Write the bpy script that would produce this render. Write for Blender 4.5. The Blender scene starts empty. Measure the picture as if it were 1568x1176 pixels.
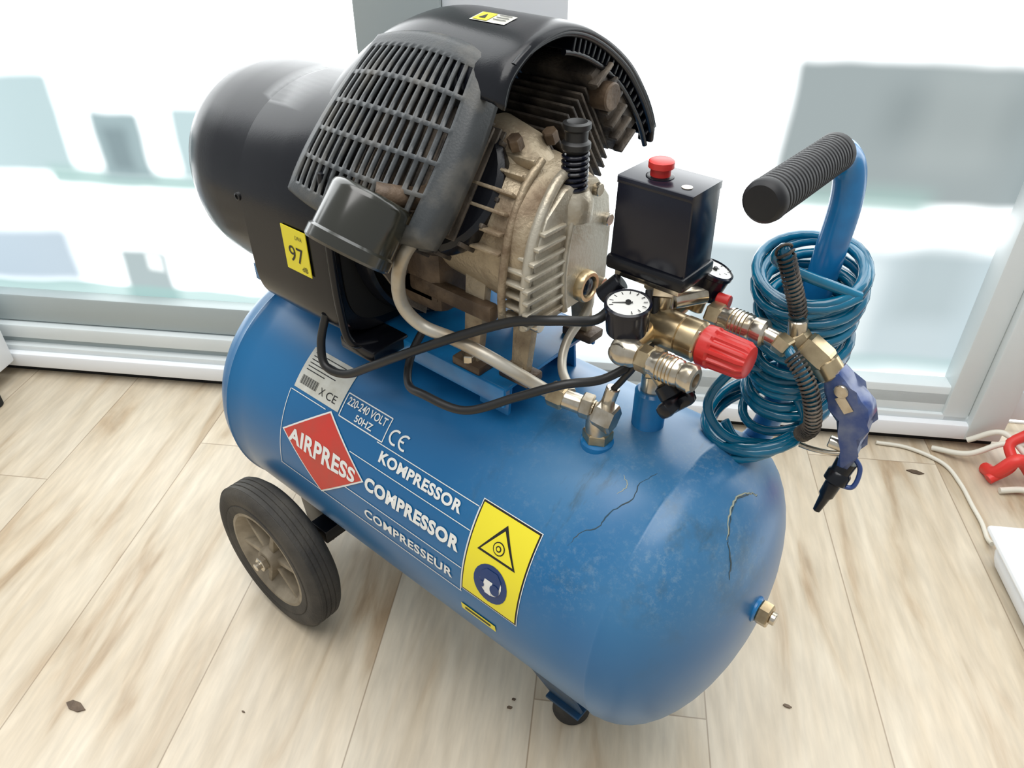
import bpy, bmesh, math, random
from mathutils import Vector, Matrix, noise
random.seed(4)
S=bpy.context.scene
COL=bpy.context.collection
V=Vector
# ------------------------------------------------------------------ materials
def new_mat(name):
    m=bpy.data.materials.new(name); m.use_nodes=True
    nt=m.node_tree; b=nt.nodes['Principled BSDF']
    return m,nt,b
def N(nt,t,**k):
    n=nt.nodes.new(t)
    for a,v in k.items(): setattr(n,a,v)
    return n
def mat(name,col,rough=.5,metal=0.,col2=None,scale=20.,lo=.4,hi=.7,coat=0.,bump=0.,bscale=200.,rough2=None,spec=.5,detail=5):
    m,nt,b=new_mat(name)
    b.inputs['Base Color'].default_value=(*col,1); b.inputs['Roughness'].default_value=rough
    b.inputs['Metallic'].default_value=metal; b.inputs['Coat Weight'].default_value=coat
    b.inputs['Coat Roughness'].default_value=.15
    b.inputs['Specular IOR Level'].default_value=spec
    tc=N(nt,'ShaderNodeTexCoord')
    if col2:
        no=N(nt,'ShaderNodeTexNoise'); no.inputs['Scale'].default_value=scale; no.inputs['Detail'].default_value=detail
        nt.links.new(tc.outputs['Object'],no.inputs['Vector'])
        mr=N(nt,'ShaderNodeMapRange'); mr.inputs[1].default_value=lo; mr.inputs[2].default_value=hi
        nt.links.new(no.outputs['Fac'],mr.inputs[0])
        mx=N(nt,'ShaderNodeMix',data_type='RGBA'); mx.inputs[6].default_value=(*col,1); mx.inputs[7].default_value=(*col2,1)
        nt.links.new(mr.outputs[0],mx.inputs[0]); nt.links.new(mx.outputs[2],b.inputs['Base Color'])
        if rough2 is not None:
            r2=N(nt,'ShaderNodeMapRange'); r2.inputs[3].default_value=rough; r2.inputs[4].default_value=rough2
            nt.links.new(mr.outputs[0],r2.inputs[0]); nt.links.new(r2.outputs[0],b.inputs['Roughness'])
    if bump>0:
        n2=N(nt,'ShaderNodeTexNoise'); n2.inputs['Scale'].default_value=bscale; n2.inputs['Detail'].default_value=3
        nt.links.new(tc.outputs['Object'],n2.inputs['Vector'])
        bp=N(nt,'ShaderNodeBump'); bp.inputs['Strength'].default_value=bump; bp.inputs['Distance'].default_value=.002
        nt.links.new(n2.outputs['Fac'],bp.inputs['Height']); nt.links.new(bp.outputs[0],b.inputs['Normal'])
    return m
M={}
M['black']=mat('black_plastic',(.003,.0035,.006),.20,col2=(.007,.008,.011),scale=9,lo=.35,hi=.75,rough2=.28,bump=.04,bscale=900,spec=.38)
M['blackgl']=mat('black_gloss_plastic',(.005,.006,.014),.20,col2=(.010,.011,.020),scale=14,spec=.4)
M['grille']=mat('grey_dusty_plastic',(.045,.05,.053),.40,col2=(.14,.13,.11),scale=30,lo=.48,hi=.78,rough2=.6,bump=.1,bscale=600)
M['dark']=mat('black_and_shade',(.006,.006,.006),.8)  # near-black for dark parts and for shade put in as colour
M['fin']=mat('dusty_dark_casting',(.045,.038,.032),.55,.25,col2=(.18,.145,.11),scale=40,lo=.4,hi=.7,bump=.4,bscale=300)
M['alu']=mat('dusty_cast_aluminium',(.43,.35,.24),.45,.4,col2=(.17,.115,.07),scale=26,lo=.46,hi=.70,bump=.5,bscale=260,rough2=.7)
M['alulight']=mat('cast_aluminium_cover',(.50,.46,.375),.36,.45,col2=(.28,.215,.135),scale=28,lo=.48,hi=.74,bump=.25,bscale=300)
M['brown']=mat('oily_brown_casting',(.08,.052,.032),.5,.2,col2=(.19,.13,.08),scale=40,bump=.4)
M['steel']=mat('nickel_plated',(.66,.61,.52),.22,.9,col2=(.42,.35,.25),scale=60)
M['brass']=mat('brass_fitting',(.62,.49,.30),.28,.9,col2=(.36,.27,.16),scale=50)
M['pipe']=mat('dusty_aluminium_pipe',(.54,.51,.44),.42,.45,col2=(.38,.31,.22),scale=30)
M['cable']=mat('black_cable',(.012,.012,.012),.45)
M['rubber']=mat('dusty_rubber',(.028,.026,.024),.7,col2=(.085,.076,.062),scale=18,lo=.4,hi=.75,bump=.3,bscale=300)
M['grip']=mat('grip_rubber',(.010,.010,.012),.5,col2=(.02,.02,.02),scale=18,spec=.35)
M['hub']=mat('dusty_hub_plastic',(.20,.165,.115),.65,col2=(.40,.34,.25),scale=35,lo=.35,hi=.7,bump=.2)
M['red']=mat('red_plastic',(.60,.03,.025),.35)
M['redlab']=mat('red_label',(.60,.045,.03),.4,col2=(.5,.06,.04),scale=40)
M['white']=mat('white_label',(.80,.80,.76),.45)
M['silverlab']=mat('rating_label',(.62,.62,.56),.4,col2=(.5,.49,.42),scale=60)
M['yellow']=mat('yellow_label',(.86,.74,.03),.4)
M['blk']=mat('label_ink',(.01,.01,.01),.5)
M['bluelab']=mat('label_blue',(.01,.04,.15),.4)
M['hblue']=mat('blue_painted_tube',(.010,.19,.46),.27,coat=.3,col2=(.012,.13,.33),scale=30)
M['bracket']=mat('bracket_dark_blue',(.006,.06,.15),.45,col2=(.02,.05,.09),scale=40)
M['gunblue']=mat('blue_gun_enamel',(.025,.06,.21),.3,.1,coat=.3,col2=(.13,.16,.26),scale=60)
M['hose']=mat('blue_polyurethane_hose',(.0,.15,.27),.16,coat=.4,col2=(.0,.085,.16),scale=30)
M['scratch']=mat('scratch_rust',(.03,.075,.11),.7,col2=(.07,.085,.085),scale=80)
M['scratchl']=mat('scratch_primer',(.34,.36,.28),.7)
M['filter']=mat('filter_olive_black',(.02,.02,.014),.2,coat=.6)
M['frame']=mat('window_frame_paint',(.78,.82,.82),.4,col2=(.68,.73,.73),scale=3)
M['frameshade']=mat('window_frame_shaded',(.40,.45,.45),.45)  # darker copy of the frame paint, backlit shade put into the colour
M['whiteplastic']=mat('white_plastic',(.86,.88,.9),.35)
M['ivory']=mat('ivory_cable',(.72,.68,.58),.45)
M['orange']=mat('red_cable',(.72,.04,.03),.4)
# tank paint
m,nt,b=new_mat('blue_tank_paint'); M['tank']=m
L=nt.links.new
tc=N(nt,'ShaderNodeTexCoord')
def noi(sc,de,ro=.5,vec=None):
    n=N(nt,'ShaderNodeTexNoise'); n.inputs['Scale'].default_value=sc; n.inputs['Detail'].default_value=de; n.inputs['Roughness'].default_value=ro
    L(vec or tc.outputs['Object'],n.inputs[0]); return n.outputs[0]
def mrg(x,a,b_,c=0.,d=1.,sm=False):
    n=N(nt,'ShaderNodeMapRange',interpolation_type='SMOOTHSTEP' if sm else 'LINEAR'); n.inputs[1].default_value=a; n.inputs[2].default_value=b_; n.inputs[3].default_value=c; n.inputs[4].default_value=d; L(x,n.inputs[0]); return n.outputs[0]
def MA(op,a,b_=None,c=None):
    n=N(nt,'ShaderNodeMath',operation=op)
    for i,x in enumerate((a,b_,c)):
        if x is None: continue
        if isinstance(x,(int,float)): n.inputs[i].default_value=x
        else: L(x,n.inputs[i])
    return n.outputs[0]
def MX(a,b_,f):
    n=N(nt,'ShaderNodeMix',data_type='RGBA')
    for i,x in ((6,a),(7,b_)):
        if isinstance(x,tuple): n.inputs[i].default_value=(*x,1)
        else: L(x,n.inputs[i])
    L(f,n.inputs[0]); return n.outputs[2]
sx=N(nt,'ShaderNodeSeparateXYZ'); L(tc.outputs['Object'],sx.inputs[0])
topz=mrg(sx.outputs[2],.24,.36,sm=True); topx=mrg(sx.outputs[0],.06,.2,sm=True)
top=MA('MULTIPLY',topz,topx)
fine=noi(150,8,.8)
dust=MA('MULTIPLY',MA('MULTIPLY',mrg(fine,.50,.70),mrg(noi(9,4),.40,.62)),top)
c=MX((.004,.120,.305),(.006,.148,.352),mrg(noi(4,4),.4,.7))
sheen=MA('MULTIPLY',mrg(noi(6,3),.36,.62),top)  # broad pale sheen painted into the colour of the upper right end
c=MX(c,(.11,.26,.40),MA('MULTIPLY',sheen,.45))
c=MX(c,(.40,.48,.48),MA('MULTIPLY',dust,.42))
mpn=N(nt,'ShaderNodeMapping'); mpn.inputs['Scale'].default_value=(30,9,9); mpn.inputs['Rotation'].default_value=(0,0,.5); L(tc.outputs['Object'],mpn.inputs[0])
streak=MA('MULTIPLY',mrg(noi(1.0,8,.65,mpn.outputs[0]),.60,.70),MA('ADD',MA('MULTIPLY',top,.75),.05))
c=MX(c,(.03,.065,.08),MA('MULTIPLY',streak,.8))
grime=MA('MULTIPLY',mrg(noi(16,8,.6),.56,.70),MA('ADD',MA('MULTIPLY',top,.5),.05))
c=MX(c,(.05,.08,.09),grime)
L(c,b.inputs['Base Color']); L(mrg(dust,0,1,.33,.55),b.inputs['Roughness'])
b.inputs['Coat Weight'].default_value=.18; b.inputs['Coat Roughness'].default_value=.22
bp=N(nt,'ShaderNodeBump'); bp.inputs['Strength'].default_value=.06; bp.inputs['Distance'].default_value=.001; L(noi(60,5),bp.inputs['Height']); L(bp.outputs[0],b.inputs['Normal'])
# floor laminate
m,nt,b=new_mat('oak_laminate'); M['floor']=m
L=nt.links.new
tc=N(nt,'ShaderNodeTexCoord'); sp=N(nt,'ShaderNodeSeparateXYZ'); L(tc.outputs['Object'],sp.inputs[0])
sc=MA('DIVIDE',MA('ADD',sp.outputs[0],10.051),.199)
idx=MA('FLOOR',sc); fr=MA('FRACT',sc)
wn=N(nt,'ShaderNodeTexWhiteNoise',noise_dimensions='1D'); L(idx,wn.inputs['W'])
tt=MA('ADD',MA('DIVIDE',sp.outputs[1],1.25),MA('MULTIPLY',wn.outputs['Value'],7.3))
idt=MA('FLOOR',tt); frt=MA('FRACT',tt)
pid=MA('ADD',MA('MULTIPLY',idx,17.3),MA('MULTIPLY',idt,5.1))
wn2=N(nt,'ShaderNodeTexWhiteNoise',noise_dimensions='1D'); L(pid,wn2.inputs['W'])
cx=N(nt,'ShaderNodeCombineXYZ'); L(sp.outputs[0],cx.inputs[0]); L(MA('MULTIPLY',sp.outputs[1],.14),cx.inputs[1]); L(MA('MULTIPLY',wn2.outputs['Value'],31.),cx.inputs[2])
g1=N(nt,'ShaderNodeTexNoise'); g1.inputs['Scale'].default_value=21; g1.inputs['Detail'].default_value=9; g1.inputs['Distortion'].default_value=.7; L(cx.outputs[0],g1.inputs[0])
g2=N(nt,'ShaderNodeTexNoise'); g2.inputs['Scale'].default_value=120; g2.inputs['Detail'].default_value=5; L(cx.outputs[0],g2.inputs[0])
cr=N(nt,'ShaderNodeValToRGB'); L(g1.outputs[0],cr.inputs[0])
e=cr.color_ramp.elements; e[0].position=.26; e[0].color=(.37,.26,.155,1); e[1].position=.70; e[1].color=(.71,.625,.49,1)
k=e.new(.35); k.color=(.50,.385,.26,1); k=e.new(.43); k.color=(.60,.50,.365,1); k=e.new(.55); k.color=(.66,.565,.43,1)
cm=N(nt,'ShaderNodeMix',data_type='RGBA',blend_type='MULTIPLY'); L(cr.outputs[0],cm.inputs[6])
g2r=mrg(g2.outputs[0],.3,.7,.86,1.05)
cc=N(nt,'ShaderNodeCombineXYZ'); [L(g2r,cc.inputs[i]) for i in range(3)]
cm.inputs[0].default_value=1; L(cc.outputs[0],cm.inputs[7])
pt=MA('ADD',MA('MULTIPLY',wn2.outputs['Value'],.16),.89)
cp=N(nt,'ShaderNodeVectorMath',operation='SCALE'); L(cm.outputs[2],cp.inputs[0]); L(pt,cp.inputs['Scale'])
kx=N(nt,'ShaderNodeCombineXYZ'); L(sp.outputs[0],kx.inputs[0]); L(MA('MULTIPLY',sp.outputs[1],.5),kx.inputs[1])
vo=N(nt,'ShaderNodeTexVoronoi'); vo.inputs['Scale'].default_value=6.5; L(kx.outputs[0],vo.inputs['Vector'])
kc=MX(cp.outputs[0],(.17,.095,.045),mrg(vo.outputs['Distance'],.02,.09,.6,0.))
ed=MA('MINIMUM',MA('MULTIPLY',MA('MINIMUM',fr,MA('SUBTRACT',1.,fr)),.199),MA('MULTIPLY',MA('MINIMUM',frt,MA('SUBTRACT',1.,frt)),1.25))
ks=MX(kc,(.20,.13,.075),mrg(ed,.0003,.0012,.65,0.))
L(ks,b.inputs['Base Color']); b.inputs['Roughness'].default_value=.29
bp=N(nt,'ShaderNodeBump'); bp.inputs['Strength'].default_value=.08; bp.inputs['Distance'].default_value=.001; L(g2.outputs[0],bp.inputs['Height']); L(bp.outputs[0],b.inputs['Normal'])
# frosted backlit glass : object coords X=s, Z=z
m,nt,b=new_mat('frosted_backlit_glass'); M['glass']=m
L=nt.links.new
tc=N(nt,'ShaderNodeTexCoord')
nz=N(nt,'ShaderNodeTexNoise'); nz.inputs['Scale'].default_value=6; nz.inputs['Detail'].default_value=2; L(tc.outputs['Object'],nz.inputs[0])
sp=N(nt,'ShaderNodeSeparateXYZ'); L(tc.outputs['Object'],sp.inputs[0])
wob=MA('MULTIPLY',MA('SUBTRACT',nz.outputs[0],.5),.022)
sX=MA('ADD',sp.outputs[0],wob); sZ=MA('ADD',sp.outputs[2],wob)
def step(x,a,soft,inv=False): return mrg(x,a-soft,a+soft,1. if inv else 0.,0. if inv else 1.,True)
def sbox(s0,s1,z0,z1,soft,st=None):
    return MA('MULTIPLY',MA('MULTIPLY',step(sX,s0,soft),step(sX,s1,soft,True)),MA('MULTIPLY',step(sZ,z0,st or soft),step(sZ,z1,st or soft,True)))
base=N(nt,'ShaderNodeRGB'); base.outputs[0].default_value=(3.0,3.1,3.12,1); cur=base.outputs[0]
shapes=[(-1.6,-.71,.37,.53,.016,(.40,.57,.60),.95),(-.76,-.44,.352,.385,.014,(.40,.62,.60),.96),(-.665,-.575,.37,.482,.016,(.30,.43,.46),.98),(-.645,-.605,.385,.455,.014,(.17,.25,.28),.7),
(-.53,-.38,.375,.49,.014,(.46,.63,.66),.97),(-1.6,-.76,.16,.285,.03,(.46,.58,.68),.97),(-.69,-.595,.14,.245,.016,(.38,.48,.50),.98),(-.64,-.61,.205,.235,.008,(1.3,1.4,1.4),.8),(-1.6,-.4,.14,.172,.008,(.38,.60,.58),.9),
(.372,1.6,.385,.588,.018,(.30,.36,.37),.99),(.36,.60,.37,.41,.025,(.36,.55,.52),.9),(.50,.68,.48,.55,.03,(.22,.27,.28),.6),(.55,.66,.44,.58,.03,(.42,.48,.48),.5),
(.26,1.6,.10,.335,.035,(.46,.57,.61),.96),(.47,.56,.12,.31,.03,(1.0,1.1,1.12),.75),(.36,.47,.18,.30,.03,(.38,.47,.51),.6),(.30,1.6,.10,.135,.01,(.42,.60,.60),.6),(.59,.69,.2,.33,.03,(.38,.47,.49),.6),(-.06,.25,.1,.33,.03,(.75,.9,.95),.75)]
for s0,s1,z0,z1,so,c_,o in shapes:
    mk=MA('MULTIPLY',sbox(s0,s1,z0,z1,so),o)
    mx=N(nt,'ShaderNodeMix',data_type='RGBA'); mx.clamp_result=False; L(cur,mx.inputs[6]); mx.inputs[7].default_value=(*c_,1); L(mk,mx.inputs[0]); cur=mx.outputs[2]
L(cur,b.inputs['Emission Color']); b.inputs['Emission Strength'].default_value=1.0
b.inputs['Base Color'].default_value=(.05,.05,.05,1); b.inputs['Roughness'].default_value=.3
# ------------------------------------------------------------------ mesh helpers
def mesh_obj(name,bm,mt,parent=None,smooth=True,mod=None,autosm=True):
    me=bpy.data.meshes.new(name); bmesh.ops.recalc_face_normals(bm,faces=bm.faces); bm.to_mesh(me); bm.free()
    ob=bpy.data.objects.new(name,me); COL.objects.link(ob)
    for x in (mt if isinstance(mt,(list,tuple)) else [mt]): me.materials.append(x)
    if smooth:
        for p in me.polygons: p.use_smooth=True
        if autosm:
            try: me.set_sharp_from_angle(angle=math.radians(38))
            except Exception: pass
    if parent: ob.parent=parent
    return ob
def empty(name,loc=(0,0,0)):
    e=bpy.data.objects.new(name,None); e.empty_display_size=.05; COL.objects.link(e); e.location=loc; return e
def frame_from(axis,up=None):
    a=V(axis).normalized(); u=V(up) if up else (V((0,0,1)) if abs(a.z)<.9 else V((1,0,0)))
    x=u.cross(a).normalized(); y=a.cross(x).normalized(); return x,y,a
def lathe(name,o,axis,prof,mt,parent,seg=40,sx=1.,sy=1.,up=None,cap=True):
    x,y,a=frame_from(axis,up); o=V(o); bm=bmesh.new(); rings=[]
    for t,r in prof:
        if r<1e-6: rings.append([bm.verts.new(o+a*t)])
        else: rings.append([bm.verts.new(o+a*t+x*(r*sx*math.cos(2*math.pi*i/seg))+y*(r*sy*math.sin(2*math.pi*i/seg))) for i in range(seg)])
    for A,B in zip(rings,rings[1:]):
        if len(A)==1 and len(B)==1: continue
        if len(A)==1: [bm.faces.new((A[0],B[i],B[(i+1)%seg])) for i in range(seg)]
        elif len(B)==1: [bm.faces.new((A[i],B[0],A[(i+1)%seg])) for i in range(seg)]
        else: [bm.faces.new((A[i],B[i],B[(i+1)%seg],A[(i+1)%seg])) for i in range(seg)]
    if cap:
        for R in (rings[0],rings[-1]):
            if len(R)>1: bm.faces.new(R)
    return mesh_obj(name,bm,mt,parent)
def rod(name,p0,p1,r,mt,parent,bev=.0,seg=28,r1=None):
    p0=V(p0);p1=V(p1);l=(p1-p0).length; r1=r if r1 is None else r1; bev=min(bev or r*.12,l*.3)
    return lathe(name,p0,p1-p0,[(0,r-bev),(bev,r),(l-bev,r1),(l,r1-bev)],mt,parent,seg)
def hexnut(name,p0,p1,r,mt,parent):
    p0=V(p0);p1=V(p1);l=(p1-p0).length
    o=lathe(name,p0,p1-p0,[(0,r*.9),(l*.12,r),(l*.88,r),(l,r*.9)],mt,parent,6); 
    for p in o.data.polygons: p.use_smooth=False
    return o
def catmull(pts,n=10):
    P=[V(p) for p in pts]; P=[2*P[0]-P[1]]+P+[2*P[-1]-P[-2]]; out=[]
    for i in range(1,len(P)-2):
        for k in range(n):
            t=k/n; a,b_,c,d=P[i-1],P[i],P[i+1],P[i+2]
            out.append(.5*((2*b_)+(-a+c)*t+(2*a-5*b_+4*c-d)*t*t+(-a+3*b_-3*c+d)*t**3))
    out.append(P[-2]); return out
def sweep(name,pts,r,mt,parent,seg=12,n=10,raw=False,rf=None):
    P=pts if raw else catmull(pts,n); P=[V(p) for p in P]
    bm=bmesh.new(); rings=[]; t=(P[1]-P[0]).normalized(); x,y,_=frame_from(t)
    for i,p in enumerate(P):
        t2=(P[min(i+1,len(P)-1)]-P[max(i-1,0)]).normalized()
        x=(x-t2*x.dot(t2)).normalized(); y=t2.cross(x)
        R=r if rf is None else rf(i/(len(P)-1))
        rings.append([bm.verts.new(p+x*(R*math.cos(2*math.pi*k/seg))+y*(R*math.sin(2*math.pi*k/seg))) for k in range(seg)])
    for A,B in zip(rings,rings[1:]):
        for k in range(seg): bm.faces.new((A[k],B[k],B[(k+1)%seg],A[(k+1)%seg]))
    bm.faces.new(rings[0]); bm.faces.new(rings[-1])
    return mesh_obj(name,bm,mt,parent)
def box(name,c,dim,mt,parent,bev=.002,rot=None,seg=2,taper=None):
    bm=bmesh.new(); bmesh.ops.create_cube(bm,size=1)
    for v in bm.verts:
        v.co=V((v.co.x*dim[0],v.co.y*dim[1],v.co.z*dim[2]))
        if taper and v.co.z>0: v.co.x*=taper; v.co.y*=taper
    if bev>0: bmesh.ops.bevel(bm,geom=bm.edges[:],offset=min(bev,min(dim)*.45),segments=seg,affect='EDGES',profile=.5)
    R=rot if rot is not None else Matrix.Identity(3)
    for v in bm.verts: v.co=R@v.co+V(c)
    return mesh_obj(name,bm,mt,parent)
def prism(name,outline,o,ex,ey,depth,mt,parent,bev=.001):
    ex=V(ex).normalized(); ey=V(ey).normalized(); n=ex.cross(ey); bm=bmesh.new(); o=V(o)
    A=[bm.verts.new(o+ex*a+ey*b_-n*depth/2) for a,b_ in outline]; B=[bm.verts.new(o+ex*a+ey*b_+n*depth/2) for a,b_ in outline]
    fa=bm.faces.new(A); fb=bm.faces.new(B); k=len(A)
    for i in range(k): bm.faces.new((A[i],A[(i+1)%k],B[(i+1)%k],B[i]))
    bm.edges.ensure_lookup_table()
    if bev>0:
        ed=list(set(list(fa.edges)+list(fb.edges))); bmesh.ops.bevel(bm,geom=ed,offset=bev,segments=2,affect='EDGES',profile=.5)
    return mesh_obj(name,bm,mt,parent)
def join(name,obs,parent):
    for o in bpy.context.selected_objects: o.select_set(False)
    for o in obs: o.select_set(True)
    bpy.context.view_layer.objects.active=obs[0]; bpy.ops.object.join(); obs[0].name=name; obs[0].parent=parent; return obs[0]
def helix(o,axis,R,r_turns,length,n=20,phase=0):
    x,y,a=frame_from(axis); return [V(o)+a*(length*i/(n*r_turns))+x*(R*math.cos(2*math.pi*i/n+phase))+y*(R*math.sin(2*math.pi*i/n+phase)) for i in range(int(n*r_turns)+1)]
def spring_along(name,path,R,pitch,wr,mt,parent):
    P=catmull(path,16); t=(P[1]-P[0]).normalized(); x,y,_=frame_from(t); out=[]; ph=0
    for i in range(len(P)-1):
        t2=(P[i+1]-P[i]); l=t2.length; t2n=t2.normalized(); x=(x-t2n*x.dot(t2n)).normalized(); y=t2n.cross(x)
        k=max(2,int(l/pitch*12))
        for j in range(k):
            a=ph+2*math.pi*(l*j/k)/pitch; out.append(P[i]+t2*(j/k)+x*R*math.cos(a)+y*R*math.sin(a))
        ph+=2*math.pi*l/pitch
    return sweep(name,out,wr,mt,parent,seg=6,raw=True)
# ------------------------------------------------------------------ room
ang=math.atan2(.547,.836); P0=V((-.246,.350,0)); W=V((math.cos(ang),math.sin(ang),0)); NN=V((-math.sin(ang),math.cos(ang),0))
RZ=Matrix.Rotation(ang,3,'Z')
def rw(s,n,z): return P0+W*s+NN*n+V((0,0,z))
def rbox(name,s0,s1,n0,n1,z0,z1,mt,parent=None,bev=.003):
    return box(name,rw((s0+s1)/2,(n0+n1)/2,(z0+z1)/2),(s1-s0,n1-n0,z1-z0),mt,parent,bev,RZ)
bm=bmesh.new(); bmesh.ops.create_grid(bm,x_segments=2,y_segments=2,size=2.2)
fl=mesh_obj('floor',bm,M['floor'],smooth=False); fl.location=P0+NN*-1.3; fl.rotation_euler=(0,0,ang)
win=empty('window_1')
bm=bmesh.new(); vs=[bm.verts.new(v) for v in ((-2.2,0,.02),(2.2,0,.02),(2.2,0,2.3),(-2.2,0,2.3))]; bm.faces.new(vs)
g=mesh_obj('frosted_glass',bm,M['glass'],win,smooth=False); g.location=P0+NN*.03; g.rotation_euler=(0,0,ang)
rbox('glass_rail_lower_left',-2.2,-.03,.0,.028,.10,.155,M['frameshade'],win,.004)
rbox('glass_rail_lower_right',-.10,2.0,-.012,.02,.052,.108,M['frame'],win,.004)
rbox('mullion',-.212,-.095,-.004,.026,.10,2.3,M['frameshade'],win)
rbox('mullion_pane_edge',-.095,.072,.01,.028,.10,2.3,M['whiteplastic'],win)
rbox('frame_jamb',.705,.745,-.018,.024,.02,2.3,M['frame'],win)
rbox('frame_jamb_outer',.745,.80,-.032,.03,.02,2.3,M['frame'],win)
rbox('track_upper',-2.2,.80,-.012,.028,.070,.098,M['frame'],win,.004)
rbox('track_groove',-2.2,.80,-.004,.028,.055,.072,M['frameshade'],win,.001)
rbox('track_mid',-2.2,.80,-.018,.028,.045,.058,M['frame'],win,.003)
rbox('sill_front',-2.2,.80,-.030,.028,.018,.047,M['whiteplastic'],win,.004)
rbox('head_rail',-2.2,2.2,-.02,.03,2.3,2.38,M['frame'],win)
rbox('shade_strip_1',-2.2,.80,-.012,.04,0,.018,M['dark'],None,0)  # black strip added for the shadow gap below the frame
rbox('wall_back',-2.4,2.4,.05,.12,0,2.6,M['frame'])
cab=empty('cabinet')
rbox('body',-1.5,-.915,-.12,-.035,.035,.9,M['whiteplastic'],cab,.004)
for s in (-.905,-1.46): rod('foot_%d'%abs(int(s*100)),rw(s,-.125,0),rw(s,-.125,.04),.014,M['dark'],cab)
# ------------------------------------------------------------------ compressor
AC=empty('air_compressor')
R=.15; ZC=.247
prof=[]
def dome(x):
    q=(abs(x)-.260)/.081
    return R*max(0,1-max(0,q)**2.1)**(1/2.0)
xs=[.341,.3408,.340,.3375,.334,.329,.323,.316,.308,.299,.290,.281,.272,.266]
for x in xs: prof.append((-x,dome(x)))
prof+= [(-.2635,R+.0010),(-.262,R+.0018),(-.2605,R+.0010),(-.259,R)]
for i in range(1,20): prof.append((-.259+.518*i/20,R))
prof+= [(.259,R),(.2605,R+.0005),(.262,R+.0008),(.2635,R+.0004)]
for x in reversed(xs): prof.append((x,dome(x)))
prof=[(t,(0 if abs(t)>.3409 else r)) for t,r in prof]
tank=lathe('tank',(0,0,ZC),(1,0,0),prof,M['tank'],AC,128)
def surf(x,phi,off=.0006):
    a=math.radians(phi); r=R+off; return V((x,-math.sin(a)*r,ZC+math.cos(a)*r))
def patch(name,fn,nu,nv,mt):
    bm=bmesh.new(); g=[[bm.verts.new(surf(*fn(i/nu,j/nv))) for i in range(nu+1)] for j in range(nv+1)]
    for j in range(nv):
        for i in range(nu): bm.faces.new((g[j][i],g[j][i+1],g[j+1][i+1],g[j+1][i]))
    return mesh_obj(name,bm,mt,AC,autosm=False)
def rect(name,x0,x1,p0,p1,mt,off=.0006): return patch(name,lambda u,v:(x0+(x1-x0)*u,p1+(p0-p1)*v,off),2,max(1,int(abs(p1-p0))),mt)
def hline(x0,x1,p,w=.0012): return rect('line',x0,x1,p-math.degrees(w/R)/2,p+math.degrees(w/R)/2,M['white'],.0007)
def vline(x,p0,p1,w=.0012): return rect('line',x-w/2,x+w/2,p0,p1,M['white'],.0007)
def poly(pts,mt,off,sub=1):
    c=(sum(p[0] for p in pts)/len(pts),sum(p[1] for p in pts)/len(pts)); bm=bmesh.new(); n=6; k=len(pts)
    rings=[[bm.verts.new(surf(c[0]+(p[0]-c[0])*j/n,c[1]+(p[1]-c[1])*j/n,off)) for p in dens] for j,dens in ((j,[(pts[i][0]+(pts[(i+1)%k][0]-pts[i][0])*q/6,pts[i][1]+(pts[(i+1)%k][1]-pts[i][1])*q/6) for i in range(k) for q in range(6)]) for j in range(1,n+1))]
    c0=bm.verts.new(surf(c[0],c[1],off)); m_=len(rings[0])
    for i in range(m_): bm.faces.new((c0,rings[0][i],rings[0][(i+1)%m_]))
    for A,B in zip(rings,rings[1:]):
        for i in range(m_): bm.faces.new((A[i],B[i],B[(i+1)%m_],A[(i+1)%m_]))
    return mesh_obj('poly',bm,mt,AC,autosm=False)
def text_mesh(body,bold=.02,sp=1.0):
    cu=bpy.data.curves.new('tmp','FONT'); cu.body=body; cu.offset=bold; cu.space_character=sp; cu.align_x='LEFT'; cu.resolution_u=4; cu.fill_mode='FRONT'
    o=bpy.data.objects.new('tmp',cu); COL.objects.link(o); dg=bpy.context.evaluated_depsgraph_get(); me=bpy.data.meshes.new_from_object(o.evaluated_get(dg))
    bpy.data.objects.remove(o); xs_=[v.co.x for v in me.vertices]; ys=[v.co.y for v in me.vertices]
    return me,min(xs_),max(xs_),min(ys),max(ys)
def tank_text(body,x0,x1,pc,h,mt,bold=.02,off=.0010,sp=1.0,bulge=0.):
    me,a,b_,c,d=text_mesh(body,bold,sp)
    for v in me.vertices:
        q=(v.co.x-a)/(b_-a); X=x0+q*(x1-x0); Y=((v.co.y-c)/(d-c)-.5)*h*(1+bulge*(1-(2*q-1)**2))
        v.co=surf(X,pc-math.degrees(Y/R),off)
    me.materials.append(mt); o=bpy.data.objects.new('lettering',me); COL.objects.link(o); o.parent=AC; return o
def plane_text(name,body,o,ex,ey,w,h,mt,parent,bold=.02,off=.0004):
    me,a,b_,c,d=text_mesh(body,bold); ex=V(ex).normalized(); ey=V(ey).normalized(); n=ex.cross(ey)
    for v in me.vertices: v.co=V(o)+ex*((v.co.x-a)/(b_-a)-.5)*w+ey*((v.co.y-c)/(d-c)-.5)*h+n*off
    me.materials.append(mt); ob=bpy.data.objects.new(name,me); COL.objects.link(ob); ob.parent=parent; return ob
lab=[]
lab.append(rect('a',-.156,-.083,33.5,51.7,M['silverlab']))
for i in range(6): lab.append(rect('a',-.150,-.150+[.05,.04,.055,.035,.045,.03][i],35.2+i*1.5,35.6+i*1.5,M['blk'],.0009))
for i in range(22):
    x=-.150+i*.00125; lab.append(rect('a',x,x+[.0004,.0008,.0005][i%3],45.5,49.3,M['blk'],.0009))
lab.append(tank_text('CE',-.107,-.091,48.0,.0085,M['blk'],.0))
lab.append(tank_text('X',-.118,-.111,48.0,.008,M['blk'],.0))
for a in (42.6,52.4): lab.append(hline(-.080,-.014,a))
for a in (-.080,-.014): lab.append(vline(a,42.6,52.4))
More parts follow.
